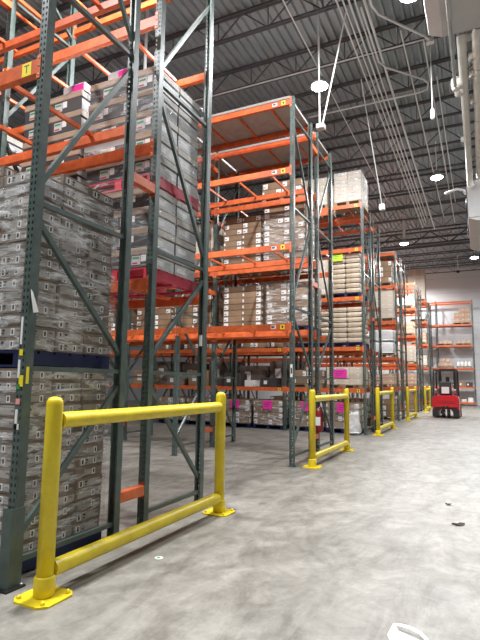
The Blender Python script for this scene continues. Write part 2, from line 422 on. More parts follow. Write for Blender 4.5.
# ------------------------------------------------------------------ cartons, sacks, pallets, film
def face_panel(b, side, w, d, h, u0, u1, v0, v1, k, off=.001):
    """rectangle printed on the front (-y) or end (+x) face, in fractions of the face"""
    if side == 'f': b.box(-w/2+u0*w, -w/2+u1*w, -d/2-off, -d/2-off+.0008, v0*h, v1*h, k)
    elif side == 'l': b.box(-w/2-off, -w/2-off+.0008, -d/2+u0*d, -d/2+u1*d, v0*h, v1*h, k)
    else: b.box(w/2+off-.0008, w/2+off, -d/2+u0*d, -d/2+u1*d, v0*h, v1*h, k)
def c_grey(w, d, h, v=0):
    b = MB(); b.bevbox(-w/2, w/2, -d/2, d/2, 0, h, 'c_grey', .005)
    for s in 'fe':
        o = (.0, .04, .02, .0)[v]
        if v != 3: face_panel(b, s, w, d, h, .10-o, .97-o*2, .2, .80, 'c_greylabel')
        else: face_panel(b, s, w, d, h, .30, .62, .25, .75, 'c_greylabel')
        if v < 2:
            face_panel(b, s, w, d, h, .14-o, .27-o, .2, .78, 'label', .002); face_panel(b, s, w, d, h, .165-o, .235-o, .26, .72, 'ink', .003)
            face_panel(b, s, w, d, h, .31, .40, .52, .72, 'ink', .002); face_panel(b, s, w, d, h, .31, .38, .3, .44, 'ink', .002)
        if v != 1:
            face_panel(b, s, w, d, h, .60, .72, .2, .78, 'label', .002); face_panel(b, s, w, d, h, .63, .685, .3, .68, 'ink', .003)
        face_panel(b, s, w, d, h, .78, .90, .5, .66, 'c_grey', .002)
        face_panel(b, s, w, d, h, .0, 1, .93, .985, 'c_brown', .0012)
    return b.mesh('carton')
def c_tray(w, d, h, v=0):
    b = MB(); b.bevbox(-w/2+.006, w/2-.006, -d/2+.006, d/2-.006, 0, h-.03, 'c_dark', .006)
    b.bevbox(-w/2, w/2, -d/2, d/2, h-.075, h, 'c_lid', .006)
    o = -.005
    lb = [(.10, .24), (.55, .68)] if v == 0 else [(.22, .36), (.74, .86)]
    for u0, u1 in lb:
        face_panel(b, 'f', w, d, h, u0, u1, .16, .60, 'c_side', o+.001); face_panel(b, 'f', w, d, h, u0+.01, u1-.04, .2, .28, 'redink', o+.002)
        face_panel(b, 'f', w, d, h, u0+.01, u1-.02, .44, .54, 'greenink', o+.002); face_panel(b, 'f', w, d, h, u1+.005, u1+.075, .3, .62, 'label', o+.001)
    face_panel(b, 'e', w, d, h, .03, .97, .03, .58, 'c_side', o+.001)  # pale panel carries aisle light and film sheen; bare dark strip, shade below lid
    face_panel(b, 'e', w, d, h, .02, .98, .69, .97, 'c_litlid', .001)
    face_panel(b, 'e', w, d, h, .12, .5, .2, .46, 'label', o+.002)
    if v: face_panel(b, 'e', w, d, h, .6, .86, .12, .5, 'cooler', o+.002)
    return b.mesh('tray_carton')
def c_brown(w, d, h, v=0):
    b = MB(); b.bevbox(-w/2, w/2, -d/2, d/2, 0, h, 'c_brown', .005)
    for s in 'fe':
        u = .74 if v == 0 else .05
        face_panel(b, s, w, d, h, u, u+.23, .16, .86, 'label'); face_panel(b, s, w, d, h, u+.03, u+.12, .34, .48, 'ink', .002)
        face_panel(b, s, w, d, h, 0, 1, 0, .06, 'c_dark', .0008)  # dark base strip paints the shaded gap between layers
        if v == 0: face_panel(b, s, w, d, h, .02, .10, .3, .72, 'label')
    return b.mesh('carton')
def c_pale(w, d, h, k='c_pale'):
    b = MB(); b.bevbox(-w/2, w/2, -d/2, d/2, 0, h, k, .006)
    for s in 'fe':
        face_panel(b, s, w, d, h, .62, .80, .45, .75, 'label'); face_panel(b, s, w, d, h, .65, .74, .52, .62, 'ink', .002)
        face_panel(b, s, w, d, h, .0, 1, .47, .52, 'c_peach' if k == 'c_pale' else 'label', .0005)
    return b.mesh('carton')
def c_plain(w, d, h, k): b = MB(); b.bevbox(-w/2, w/2, -d/2, d/2, 0, h, k, .006); face_panel(b, 'f', w, d, h, .2, .42, .3, .7, 'label'); return b.mesh('carton')
def c_sack(w, d, h, k='sack', seed=0):
    n = 18 if seed == 5 else 8
    def P(u, v, t):   # superellipsoid pillow
        x, y, z = u, v, t
        e = .30
        l = (abs(x)**(2/e)+abs(y)**(2/e)+abs(z)**(2/.55))
        x2, y2, z2 = x*.5*w, y*.5*d, z*.5*h
        flat = 1-.16*max(abs(x), abs(y))**5
        z2 *= flat*.95
        q = noise.noise(Vector((x*2+seed, y*2, z*2)))
        if seed == 5:
            g = .16*noise.noise(Vector((x*1.7, y*1.7+z, z*2.3+4)))+.10*noise.noise(Vector((x*4, y*4, z*5)))
            tp = 1-.28*(z+1)/2
            return (x2*tp*(1+g*1.6)*.92, y2*tp*(1+g*1.6)*.92, h/2+z2*(1+(g if z > 0 else 0)))
        return (x2*(1-.06*z*z)+q*.012*w, y2*(1-.06*z*z), h/2+z2*(1+.05*q))
    b = MB()
    for (ax, sg) in [(a, s) for a in range(3) for s in (-1, 1)]:
        g = []
        for i in range(n+1):
            for j in range(n+1):
                u, v = -1+2*i/n, -1+2*j/n
                c = [0, 0, 0]; c[ax] = sg; c[(ax+1) % 3] = u; c[(ax+2) % 3] = v
                g.append(P(*c))
        b.add(g, [(i*(n+1)+j, i*(n+1)+j+1, (i+1)*(n+1)+j+1, (i+1)*(n+1)+j) for i in range(n) for j in range(n)], k, True)
    me = b.mesh('sack'); import bmesh
    bm = bmesh.new(); bm.from_mesh(me); bmesh.ops.remove_doubles(bm, verts=bm.verts, dist=.0005); bm.to_mesh(me); bm.free()
    return me
_cache = {}
def proto(kind, w, d, h, v=0):
    key = (kind, round(w, 3), round(d, 3), round(h, 3), v)
    if key not in _cache:
        _cache[key] = {'grey': lambda: c_grey(w, d, h, v), 'tray': lambda: c_tray(w, d, h, v), 'brown': lambda: c_brown(w, d, h, v), 'pale': lambda: c_pale(w, d, h),
                       'peach': lambda: c_pale(w, d, h, 'c_peach'), 'sack': lambda: c_sack(w, d, h, 'sack', v), 'bag': lambda: c_sack(w, d, h, 'whitebag', v)}[kind]()
    return _cache[key]
NOUN = {'grey': 'flat_carton', 'tray': 'tray_carton', 'brown': 'brown_carton', 'pale': 'pale_carton', 'peach': 'peach_carton', 'sack': 'sack', 'bag': 'bag'}
SPOKEN = {'grey': 'carton', 'tray': 'tray', 'brown': 'carton', 'pale': 'carton', 'peach': 'carton', 'sack': 'sack', 'bag': 'bag'}
CATN = {'grey': 'carton', 'tray': 'carton', 'brown': 'carton', 'pale': 'carton', 'peach': 'carton', 'sack': 'sack', 'bag': 'bag'}
_pal = {}
def pallet(x1, y0, z, w, d, k, label, near=False, h=.13, group=None):
    key = (round(w, 2), round(d, 2), k, h, near)
    t = .018
    if key not in _pal:
        top = MB(); n = 6
        for i in range(n):
            a = -d/2+i*(d/n)+.006; top.box(-w/2, w/2, a, a+d/n-.024, h-t, h, k)
        st = MB(); st.box(-w/2+.002, -w/2+.09, -d/2+.004, d/2-.004, t, h-t, k)
        s2 = MB(); s2.box(-.045, .045, -d/2+.004, d/2-.004, t, h-t, k)
        s3 = MB(); s3.box(w/2-.09, w/2-.002, -d/2+.004, d/2-.004, t, h-t, k)
        bot = MB()
        for a in (-d/2+.004, -.05, d/2-.104): bot.box(-w/2, w/2, a, a+.1, 0, t, k)
        if near: _pal[key] = [(top.mesh('top_boards'), 'top_boards'), (st.mesh('stringer'), 'stringer'), (s2.mesh('stringer'), 'stringer'), (s3.mesh('stringer'), 'stringer'), (bot.mesh('bottom_boards'), 'bottom_boards')]
        else:
            a = MB()
            for q in (top, st, s2, s3, bot): a.add(q.v, q.f, k)
            _pal[key] = a.mesh('pallet')
    loc = (x1-w/2, y0+d/2, z)
    if near:
        r = empty('pallet', None, loc)
        for me, nm in _pal[key]: link(nm, me, r)
    else: r = link('pallet', _pal[key], None, loc)
    return tag(r, label, 'pallet', group)
def film(x1, y0, z0, z1, w, d, label, amp=.010, k='film', off=.014):
    b = MB(); vs = []; fs = []
    per = []
    for s in range(4):
        for i in range(14):
            t = i/14
            per.append([(x1-w-off+t*(w+2*off), y0-off, 0, -1), (x1+off, y0-off+t*(d+2*off), 1, 0), (x1+off-t*(w+2*off), y0+d+off, 0, 1), (x1-w-off, y0+d+off-t*(d+2*off), -1, 0)][s])
    nz = max(8, int((z1-z0)/.05)); n = len(per)
    for j in range(nz+1):
        z = z0+(z1-z0)*j/nz
        for (x, y, nx, ny) in per:
            q = amp*max(-.35, noise.noise(Vector((x*3.1, y*3.1, z*9)))+.7*noise.noise(Vector((x*9+z*4, y*9, z*14))))
            vs.append((x+nx*q, y+ny*q, z))
    fs = [(j*n+i, j*n+(i+1) % n, (j+1)*n+(i+1) % n, (j+1)*n+i) for j in range(nz) for i in range(n)]
    b.add(vs, fs, k, True); o = b.build('stretch_wrap')
    return tag(o, label, 'film', 'stretch film round pallet loads')
def stack(kind, adj, where, x1, y0, z, w, d, nx, ny, nz, h, jit=.004, skiptop=(), fill_top=False, gapz=.002, left=False):
    """cartons of one load: every one that has a face outward to the front or the aisle; returns {(layer, col, row): object}"""
    cw, cd = w/nx, d/ny; out = {}
    grp = 'cartons of the '+where
    noun = SPOKEN[kind]
    for l in range(nz):
        lx, ly = random.uniform(-jit, 0)*.8, random.uniform(-jit, jit)*.5
        for i in range(nx):
            for j in range(ny):
                if not (j == 0 or i == 0 or (fill_top and l == nz-1)): continue
                if (l, i, j) in skiptop: continue
                v = random.choice((0, 0, 0, 1, 1, 2, 2, 3)) if kind == 'grey' else random.randint(0, 1) if kind in ('tray', 'brown') else (random.randint(0, 2) if kind in ('sack', 'bag') else 0)
                dim = .004 if kind not in ('sack', 'bag') else .012
                me = proto(kind, cw-dim, cd-dim, h, v)
                jx, jy = random.uniform(-jit, jit*.3), random.uniform(-jit, jit)
                o = link(NOUN[kind], me, None, (x1-cw*(i+.5)+jx*.5+lx, y0+cd*(j+.5)+jy*(.12 if ny < 4 else .5)+ly, z+l*(h+gapz)), 0)
                lay = 'top layer' if l == nz-1 else ORD[l]+' layer'
                if nx == 1 and ny > 1 and j == 0: pos = 'front'
                elif j == 0: pos = 'front '+NTH[i]+' from aisle' if nx > 1 else 'front'
                elif i == 0: pos = NTH[j]+' back along aisle end'
                else: pos = 'inner, row '+NTH[j]+' column '+NTH[i]
                if nx == 1 and ny == 1: pos = ''
                tag(o, ' '.join(f'{adj} {noun}, {lay}{", " if pos else ""}{pos}, {where}'.split()), CATN[kind], grp)
                out[(l, i, j)] = o
    return out
def note(name, x, y, z, w, h, k, label, parent=None):
    b = MB(); b.box(-w/2, w/2, -.0015, 0, -h/2, h/2, k)
    for i in range(3): b.box(-w*.32, w*(.32-.1*i), -.003, -.0015, h*(.2-.2*i), h*(.25-.2*i), 'ink')
    o = b.build(name, None, (x, y, z)); return tag(o, label, 'paper note', 'coloured notes on pallet loads')

Y1 = R[0]; Y2 = Y1+f2y
# --- near rack, front side: two loads stacked on the floor
pallet(-3.06, 2.62, .002, 1.0, .98, 'bluewood', 'navy pallet on the floor under the lower stack behind the nearest guard', True)
stack('grey', 'grey', 'lower near stack', -3.07, 2.63, .135, .98, .96, 3, 3, 15, .0885, jit=.008)
pallet(-3.06, 2.62, 1.500, 1.0, .98, 'bluewood', 'blue pallet sandwiched between the two grey carton stacks nearest the camera', True, h=.125)
stack('grey', 'grey', 'upper near stack', -3.07, 2.63, 1.628, .98, .96, 3, 3, 16, .0915, jit=.012, skiptop={(15, 0, 0)})
film(-3.07, 2.63, .15, 1.47, .98, .96, 'clear film round the lower grey stack, behind the nearest yellow guard', .01, 'film', .018)
film(-3.07, 2.63, 1.63, 3.01, .98, .96, 'wrinkled clear film round the upper grey stack above the blue pallet', .016, 'film', .022)
# --- near rack, rear side: tray cartons on red pallets
def trays(xr, tagw, n1, n2, first=True):
    yy = Y2+.102
    pallet(xr-.005, yy+.005, 2.446, .96, .92, 'redwood', f'red pallet on the orange beam under the {tagw}', True, h=.13)
    a = stack('tray', 'tan-lidded', 'lower '+tagw, xr-.01, yy+.01, 2.578, .95, .91, 1, 2, n1, .218, jit=.012)
    z2 = 2.578+n1*.22+.002
    pallet(xr-.005, yy+.005, z2, .96, .92, 'redwood', f'red pallet halfway up the {tagw}', True, h=.13)
    c = stack('tray', 'tan-lidded', 'upper '+tagw, xr-.01, yy+.01, z2+.132, .95, .91, 1, 2, n2, .241, jit=.014)
    return a, c, z2+.132+n2*.243
a1, a2, zt = trays(-3.015, 'tray stack at aisle', 4, 5)
w = MB(); w.box(-.30, .30, -.0006, 0, .01, .163, 'label'); w.box(.06, .13, -.0018, -.0006, .09, .14, 'ink')
pn = w.build('print_panel', a2[(1, 0, 0)], (.02, -.4545, 0)); pn['label'] = 'white printed panel on the carton front'
t = link('lettering', text_mesh('MEXICO', .072, 'ink', 'lettering'), a2[(1, 0, 0)], (-.11, -.4565, .115)); t.rotation_euler = (PI/2, 0, 0)
film(-3.022, Y2+.108, 2.58, zt-.01, .95, .91, 'glossy film round the tall tray stack at the near rack end', .006, 'thinfilm', .021)
b1, b2, zt2 = trays(-4.08, 'tray stack farther left', 4, 5)
c1, c2, zt3 = trays(-5.42, 'tray stack left of next post', 4, 4)
for (x, z, lb) in ((-3.58, zt+.003, 'pink-sided small carton on top of the tall tray stack at aisle'), (-4.27, zt2+.003, 'pink-sided small carton on top of the tray stack farther left')):
    b = MB(); b.bevbox(-.17, .17, -.15, .15, 0, .11, 'c_side', .005); b.box(-.02, .15, -.152, -.1505, .012, .1, 'pink'); o = b.build('carton', None, (x, Y2+.3, z)); tag(o, lb, 'carton')

# --- second rack
Y = R[1]; YF = Y+f2y+.075
def pal_stack(kind, adj, where, x1, y0, zb, w, d, nx, ny, nz, h, pk, plabel, ph=.13, near=False, **kw):
    pallet(x1+.01, y0-.005, zb, w+.02, d+.01, pk, plabel, near, h=ph)
    return stack(kind, adj, where, x1, y0, zb+ph+.002, w, d, nx, ny, nz, h, **kw)
T = [l+BH+.002 for l in LV]; T0 = L0+BH+.002
pal_stack('brown', 'brown', 'right second-shelf stack, second rack', -3.24, YF, T[1], .92, .94, 2, 3, 9, .129, 'wood', 'wooden pallet under the right brown stack, second shelf of the second rack')
pal_stack('brown', 'brown', 'left second-shelf stack, second rack', -4.22, YF, T[1], .92, .94, 2, 1, 8, .129, 'wood', 'wooden pallet under the left brown stack, second shelf of the second rack')
pal_stack('brown', 'brown', 'right lowest-shelf stack, second rack', -3.16, YF, T[0], .92, .94, 2, 3, 7, .13, 'bluewood', 'blue pallet under the right brown stack, lowest shelf of the second rack')
pal_stack('brown', 'brown', 'left lowest-shelf stack, second rack', -4.20, YF, T[0], .92, .94, 2, 1, 7, .13, 'bluewood', 'blue pallet under the left brown stack, lowest shelf of the second rack')
film(-3.24, YF, T[1]+.14, T[1]+1.16, .92, .94, 'clear film round the right brown stack, second shelf of second rack', .010)
film(-3.16, YF, T[0]+.14, T[0]+1.04, .92, .94, 'clear film round the right brown stack, lowest shelf of second rack', .010)
pal_stack('brown', 'brown', 'low third-shelf load, second rack', -3.3, YF, T[2], .9, .94, 2, 2, 2, .15, 'wood', 'wooden pallet under the low brown load, third shelf of the second rack')
for bi in (1, 2):
    xb = XR-.038-BAY*bi-.06
    nm = ['', 'next bay', 'third bay'][bi]
    pal_stack('brown', 'brown', f'right lowest-shelf {nm} stack', xb-.05, YF, T[0], .98, .94, 2, 1, 7, .13, 'wood', f'wooden pallet under the right lowest-shelf stack, {nm} of second rack')
    pal_stack('brown', 'brown', f'left lowest-shelf {nm} stack', xb-1.13, YF, T[0], .98, .94, 2, 1, 6, .13, 'wood', f'wooden pallet under the left lowest-shelf stack, {nm} of second rack')
    if bi == 1:
        pal_stack('pale', 'pale', f'second-shelf {nm} stack', xb-.05, YF, T[1], .98, .94, 2, 2, 5, .2, 'wood', f'wooden pallet under the pale stack, second shelf, {nm} of second rack')

# --- third rack
Y = R[2]; YA = Y+.085
def floor_load(xr, nm, kind='brown', n=4, note_=True, nx=2):
    pallet(xr+.01, YA-.01, .002, .98, .96, 'bluewood', f'blue pallet on the floor under the {nm}', h=.12)
    stack(kind, 'brown' if kind == 'brown' else 'pale', nm, xr, YA, .124, .96, .94, nx, 2, n, .182, fill_top=True, jit=.008)
    film(xr, YA, .13, .124+n*.184-.02, .96, .94, f'clear film round the {nm}', .02)
    if note_: note('paper_note', xr-.48, YA-.045, .72, .30, .26, 'pink', f'bright pink note on the {nm}')
floor_load(-3.12, 'floor load, aisle end, third rack')
floor_load(-4.18, 'floor load, second from aisle, third rack')
floor_load(-5.40, 'floor load, third from aisle, third rack')
floor_load(-6.50, 'floor load, fourth from aisle, third rack')
floor_load(-7.80, 'floor load, fifth from aisle, third rack')
floor_load(-8.88, 'floor load, sixth from aisle, third rack', note_=False)
pal_stack('pale', 'white', 'low-shelf load, aisle end, third rack', -3.05, YA, T0, 1.0, .94, 3, 2, 3, .165, 'wood', 'wooden pallet under the white low-shelf load at the third rack end', .11)
note('paper_note', -3.66, YA-.02, T0+.42, .40, .24, 'pink', 'bright pink note on the white low-shelf load at the third rack end')
pal_stack('brown', 'brown', 'low-shelf load, second from aisle, third rack', -4.2, YA, T0, .92, .94, 2, 1, 2, .2, 'wood', 'wooden pallet under the brown low-shelf load, second from aisle, third rack', .11)
pal_stack('sack', 'pale', 'lowest-shelf sack stack, third rack', -3.02, YA+.02, T[0], .86, .92, 2, 2, 7, .145, 'bluewood', 'blue pallet under the lower sack stack at the third rack end', gapz=.002)
pal_stack('sack', 'pale', 'second-shelf sack stack, third rack', -3.05, YA+.02, T[1], .86, .92, 2, 2, 8, .145, 'bluewood', 'blue pallet under the upper sack stack at the third rack end', gapz=.002)
note('paper_note', -3.72, YA-.02, T[1]+1.22, .34, .26, 'lime', 'lime green note on the upper sack stack at the third rack end')
pal_stack('sack', 'pale', 'lowest-shelf inner sack stack, third rack', -4.0, YA+.02, T[0], .95, .92, 2, 1, 6, .155, 'bluewood', 'blue pallet under the lower inner sack stack of the third rack', gapz=.002)
pal_stack('pale', 'pale', 'second-shelf inner stack, third rack', -4.0, YA+.02, T[1], .95, .92, 2, 1, 6, .17, 'wood', 'wooden pallet under the inner pale stack, second shelf, third rack')
pal_stack('pale', 'pale', 'top-shelf stack at aisle, third rack', -2.98, YA, T[3], .80, .94, 2, 3, 4, .225, 'wood', 'wooden pallet under the top-shelf stack at the third rack end')
film(-2.98, YA, T[3]+.14, T[3]+1.03, .80, .94, 'white film round the top-shelf stack at the third rack end', .02)
pal_stack('pale', 'pale', 'top-shelf stack farther left, third rack', -4.0, YA, T[3], .9, .94, 2, 2, 4, .21, 'wood', 'wooden pallet under the top-shelf stack farther left, third rack')
for (x, z, w, h, k, lb) in ((-5.9, T0, .5, .28, 'c_dark', 'dark carton on the low shelf, next bay of third rack'), (-6.55, T0, .3, .2, 'label', 'small white carton on the low shelf, next bay of third rack'), (-7.15, T0, .6, .42, 'c_dark', 'larger dark carton on the low shelf, next bay of third rack'),
                            (-8.4, T0, .7, .5, 'c_brown', 'brown carton on the low shelf, third bay of third rack'), (-9.3, T0, .6, .35, 'c_grey', 'grey carton on the low shelf, third bay of third rack'), (-10.6, T0, .8, .5, 'c_brown', 'brown carton on the low shelf, fourth bay of third rack')):
    tag(link('carton', c_plain(w, .5, h, k), None, (x, YA+.3, z)), lb, 'carton')
for i in range(5):
    x = -5.95-1.12*i-(.1 if i > 1 else 0)-(.12 if i > 3 else 0)
    tag(link('large_carton', c_plain(1.0, .9, (.86, .7, .84, .78, .86)[i], 'c_grey'), None, (x, YA+f2y+.47, T0)), f'large dark brown carton on the rear low shelf of the third rack, {NTH[i+2]} from aisle', 'carton')
for i, (x, k, n) in enumerate(((-5.45, 'brown', 4), (-6.55, 'brown', 5), (-7.85, 'pale', 4), (-8.9, 'brown', 4), (-10.2, 'brown', 5))):
    pal_stack(k, k, f'lowest-shelf stack {["third", "fourth", "fifth", "sixth", "seventh"][i]} from aisle', x, YA+f2y, T[0], .96, .94, 2, 1, n, .2, 'wood', f'wooden pallet, lowest shelf, {["third", "fourth", "fifth", "sixth", "seventh"][i]} from the aisle, back of third rack')
    if i in (0, 2): pal_stack('brown', 'brown', f'rear floor load {["third", "fourth", "fifth", "sixth"][i]} from aisle', x, YA+f2y, .002, .96, .94, 2, 1, 4, .2, 'wood', f'wooden pallet on the floor, {["third", "fourth", "fifth", "sixth"][i]} from the aisle, back of third rack')
pal_stack('brown', 'brown', 'rear floor load at aisle, third rack', -3.1, YA+f2y, .002, .96, .94, 2, 2, 4, .2, 'wood', 'wooden pallet on the floor at the aisle end, back of third rack')

# --- fourth, fifth and sixth racks
o = link('plastic_bag', c_sack(.34, .24, .62, 'whitebag', 5), None, (-3.22, YA-.24, .0)); tag(o, 'crumpled white plastic bag standing by the third rack end floor load', 'bag')
def small_rack_loads(y0, rk, specs):
    for (side, xr, lv, kind, adj, nm, nx, ny, nz, h, w) in specs:
        z = {-1: .002, 0: T0, 1: T[0], 2: T[1], 3: T[2], 4: T[3]}[lv]
        sh = {-1: 'floor', 0: 'low shelf', 1: 'lower shelf', 2: 'middle shelf', 3: 'upper shelf', 4: 'top shelf'}[lv]
        wh = f'{sh} {nm}, {rk} rack'.replace('  ', ' ')
        pal_stack(kind, adj, wh, xr, y0+.085+(f2y if side else 0), z, w, .93, nx, ny, nz, h, 'wood', f'wooden pallet under the {adj} load, {wh}')
small_rack_loads(R[3], 'fourth', [
    (0, -3.1, 3, 'brown', 'brown', 'right load', 2, 2, 4, .22, .95), (0, -4.2, 3, 'brown', 'brown', 'left load', 2, 1, 4, .22, .95),
    (0, -3.05, 2, 'pale', 'pale', 'right load', 2, 3, 6, .19, 1.0), (0, -4.15, 2, 'pale', 'pale', 'left load', 2, 1, 6, .19, 1.0),
    (0, -3.1, 1, 'bag', 'white', 'right load', 1, 2, 2, .5, .95), (0, -4.2, 1, 'pale', 'pale', 'left load', 2, 1, 4, .2, .95),
    (0, -3.1, 0, 'peach', 'peach', 'right load', 2, 2, 2, .2, .95), (0, -4.2, 0, 'brown', 'brown', 'left load', 2, 1, 2, .25, .95),
    (0, -3.1, -1, 'brown', 'brown', 'right load', 2, 2, 3, .22, .95), (0, -4.2, -1, 'brown', 'brown', 'left load', 2, 1, 3, .22, .95)])
small_rack_loads(R[4], 'fifth', [
    (0, -3.1, 3, 'bag', 'white', 'right load', 1, 2, 1, .55, .95), (0, -3.1, 2, 'peach', 'peach', 'right load', 2, 2, 3, .2, .95),
    (0, -3.1, 1, 'pale', 'white', 'right load', 2, 2, 4, .2, .95), (0, -3.1, 0, 'peach', 'peach', 'right load', 2, 2, 3, .18, .95),
    (0, -3.1, -1, 'brown', 'brown', 'right load', 2, 2, 3, .22, .95), (0, -4.2, 2, 'pale', 'pale', 'left load', 2, 1, 4, .2, .95)])
small_rack_loads(R[5], 'sixth', [
    (0, -3.05, 4, 'pale', 'pale', 'right load', 2, 3, 9, .215, 1.0), (0, -4.15, 4, 'pale', 'pale', 'left load', 2, 1, 8, .215, 1.0),
    (0, -3.05, 3, 'bag', 'white', 'right load', 1, 1, 1, .5, .95), (0, -3.05, 2, 'peach', 'peach', 'right load', 2, 2, 3, .2, .95), (0, -3.05, 1, 'pale', 'pale', 'right load', 2, 2, 3, .2, .95)])

# --- rack along the back wall
bx0, bx1, by = -2.75, -.45, 36.95
br = empty('pallet_rack', None, (bx1, by, 0)); tag(br, 'orange and green pallet rack standing against the white back wall', 'pallet rack')
P_B = post_mesh(7.16, 'post')
BW = bx1-bx0
for i in range(3):
    f = empty('upright_frame', br, (-BW*i, 0, 0)); link('post', P_B, f); link('post', P_B, f, (0, 1.0, 0), PI); link('foot_plate', FOOT, f); link('foot_plate', FOOT, f, (0, 1.0, 0), PI)
    for z in (.2, 1.6, 3.0, 4.4, 5.8):
        q = MB(); q.bar((0, .06, z), (0, .94, z), .04, .036, 'green'); q.build('brace', f)
        q = MB(); q.bar((0, .06, z+.1), (0, .94, z+1.1), .036, .04, 'green'); q.build('brace', f)
BB = beam_mesh(BW-.08)
BL = [.12, 1.15, 2.40, 3.95, 5.38, 6.98]
for i in range(2):
    for z in BL:
        link('crossbeam', BB, br, (-BW*(i+.5), .002, z)); link('crossbeam', BB, br, (-BW*(i+.5), .998, z), PI)
        if z in (2.40, 3.95, .12, 1.15, 5.38):
            q = MB(); q.box(-BW/2+.05, BW/2-.05, .032, .968, BH-.038, BH-.02, 'deckpanel'); q.build('shelf_panel', br, (-BW*(i+.5), 0, z))
def bz(z): return z+BH+.001
for k, (xx, zz) in enumerate([(-.75, 0), (-1.09, 0), (-1.43, 0), (-.75, .345), (-1.09, .345), (-1.43, .345), (-.75, .69), (-1.09, .69)]):
    nm = ['bottom row right', 'bottom row middle', 'bottom row left', 'middle row right', 'middle row middle', 'middle row left', 'top row right', 'top row left'][k]
    tag(link('carton', proto('peach', .33, .4, .34), None, (xx, by+.3, bz(5.38)+.112+zz)), f'peach carton, {nm} of the pile on the back wall rack upper shelf', 'carton', 'peach cartons on the back wall rack')
pallet(-.55, by+.05, bz(5.38), 1.1, .9, 'wood', 'wooden pallet under the peach carton pile on the back wall rack', h=.11)
for (xr, nm) in ((-.60, 'right'), (-1.75, 'left')):
    pallet(xr, by+.05, bz(3.95), .95, .9, 'wood', f'wooden pallet on the {nm} of the back wall rack fourth shelf', h=.11)
    for i in range(3):
        tag(link('carton', proto('peach', .29, .5, .14+.05*((i+len(nm)) % 3)), None, (xr-.17-.31*i, by+.32, bz(3.95)+.112)), f'low peach carton, {NTH[i]} from the right, {nm} pallet, back wall rack fourth shelf', 'carton', 'low cartons on the back wall rack')
    pallet(xr, by+.05, bz(2.40), .95, .9, 'wood', f'wooden pallet on the {nm} of the back wall rack third shelf', h=.11)
for i in range(4):
    b = MB(); b.lathe([(.0, 0), (.10, 0), (.105, .02), (.10, .24), (.06, .30), (.06, .33), (0, .335)], 'label', n=14); tag(b.build('jug', None, (-.72-.23*i, by+.2, bz(2.40)+.112)), f'white jug, {NTH[i]} from the right on the back wall rack third shelf', 'jug', 'white jugs on the back wall rack')
for i, (xx, s, z) in enumerate(((-1.95, .34, 0), (-2.3, .36, 0), (-2.605, .24, 0), (-2.1, .28, .29), (-2.4, .26, .31))):
    tag(link('carton', proto('peach', s, .4, s*.8), None, (xx, by+.3, bz(2.40)+.112+z)), f'peach carton, {["lower right", "lower middle", "lower left", "upper right", "upper left"][i]} of the heap on the back wall rack third shelf', 'carton', 'carton heap on the back wall rack')
for i, (xx, w, h, k) in enumerate(((-.8, .42, .3, 'c_dark'), (-1.25, .4, .34, 'c_brown'), (-1.7, .34, .26, 'c_dark'), (-2.2, .4, .3, 'c_brown'))):
    tag(link('carton', c_plain(w, .4, h, k), None, (xx, by+.3, bz(1.15))), f'{"dark" if k == "c_dark" else "brown"} carton, {NTH[i]} from the right on the back wall rack second shelf', 'carton')
for i, (xx, w, h, k) in enumerate(((-.75, .3, .3, 'label'), (-1.15, .32, .2, 'c_pale'), (-1.6, .3, .5, 'c_brown'), (-2.1, .4, .35, 'c_dark'))):
    tag(link('carton', c_plain(w, .4, h, k), None, (xx, by+.3, bz(.12))), f'{["white", "pale", "tall brown", "dark"][i]} carton, {NTH[i]} from the right on the back wall rack bottom shelf', 'carton')

# ------------------------------------------------------------------ yellow guards
GX = -2.632
def guard(y0, y1, label):
    r = empty('rack_end_guard', None, (GX, y0, 0)); tag(r, label, 'safety guard', 'yellow steel guards at the rack ends')
    Lg = y1-y0
    for yy in (0, Lg):
        b = MB(); b.lathe([(.056, .01), (.056, 1.245), (.053, 1.268), (.042, 1.286), (.022, 1.296), (.004, 1.298)], 'yellow', (0, yy, 0), 24); b.build('post', r)
        b = MB(); b.lathe([(.060, .012), (.068, .02), (.068, .13), (.062, .14), (.057, .142)], 'yellow', (0, yy, 0), 24); b.build('sleeve', r)
        b = MB(); c = .05; a = .15
        b.prism([(-a+c, yy-a), (a-c, yy-a), (a, yy-a+c), (a, yy+a-c), (a-c, yy+a), (-a+c, yy+a), (-a, yy+a-c), (-a, yy-a+c)], 0, .014, 'yellow', 'z'); bp = b.build('base_plate', r)
        for sx in (-1, 1):
            for sy in (-1, 1):
                q = MB(); q.lathe([(.016, .0145), (.016, .026), (.010, .036), (.0, .038)], 'yellow', (sx*.105, yy+sy*.105, 0), 8); q.build('bolt', bp)
    for z in (1.135, .165):
        b = MB(); b.tube([(0, .057, z), (0, Lg*.35, z), (0, Lg*.7, z), (0, Lg-.057, z)], .055, 'yellow', 24); b.build('rail', r)
    return r
GS = [(2.5577, 4.9745), (8.3071, 10.70), (14.23, 16.70), (20.37, 22.9), (26.99, 29.37)]
for (a, c), lb in zip(GS, ['nearest yellow pipe guard, largest in view, in front of the first rack end', 'second yellow pipe guard, at the end of the rack topped with deck boards', 'third yellow pipe guard, at the end of the rack with pink-noted pallets', 'fourth yellow pipe guard, small and narrow, left of the farthest guard', 'farthest yellow pipe guard, directly left of the red forklift']):
    guard(a, c, lb)

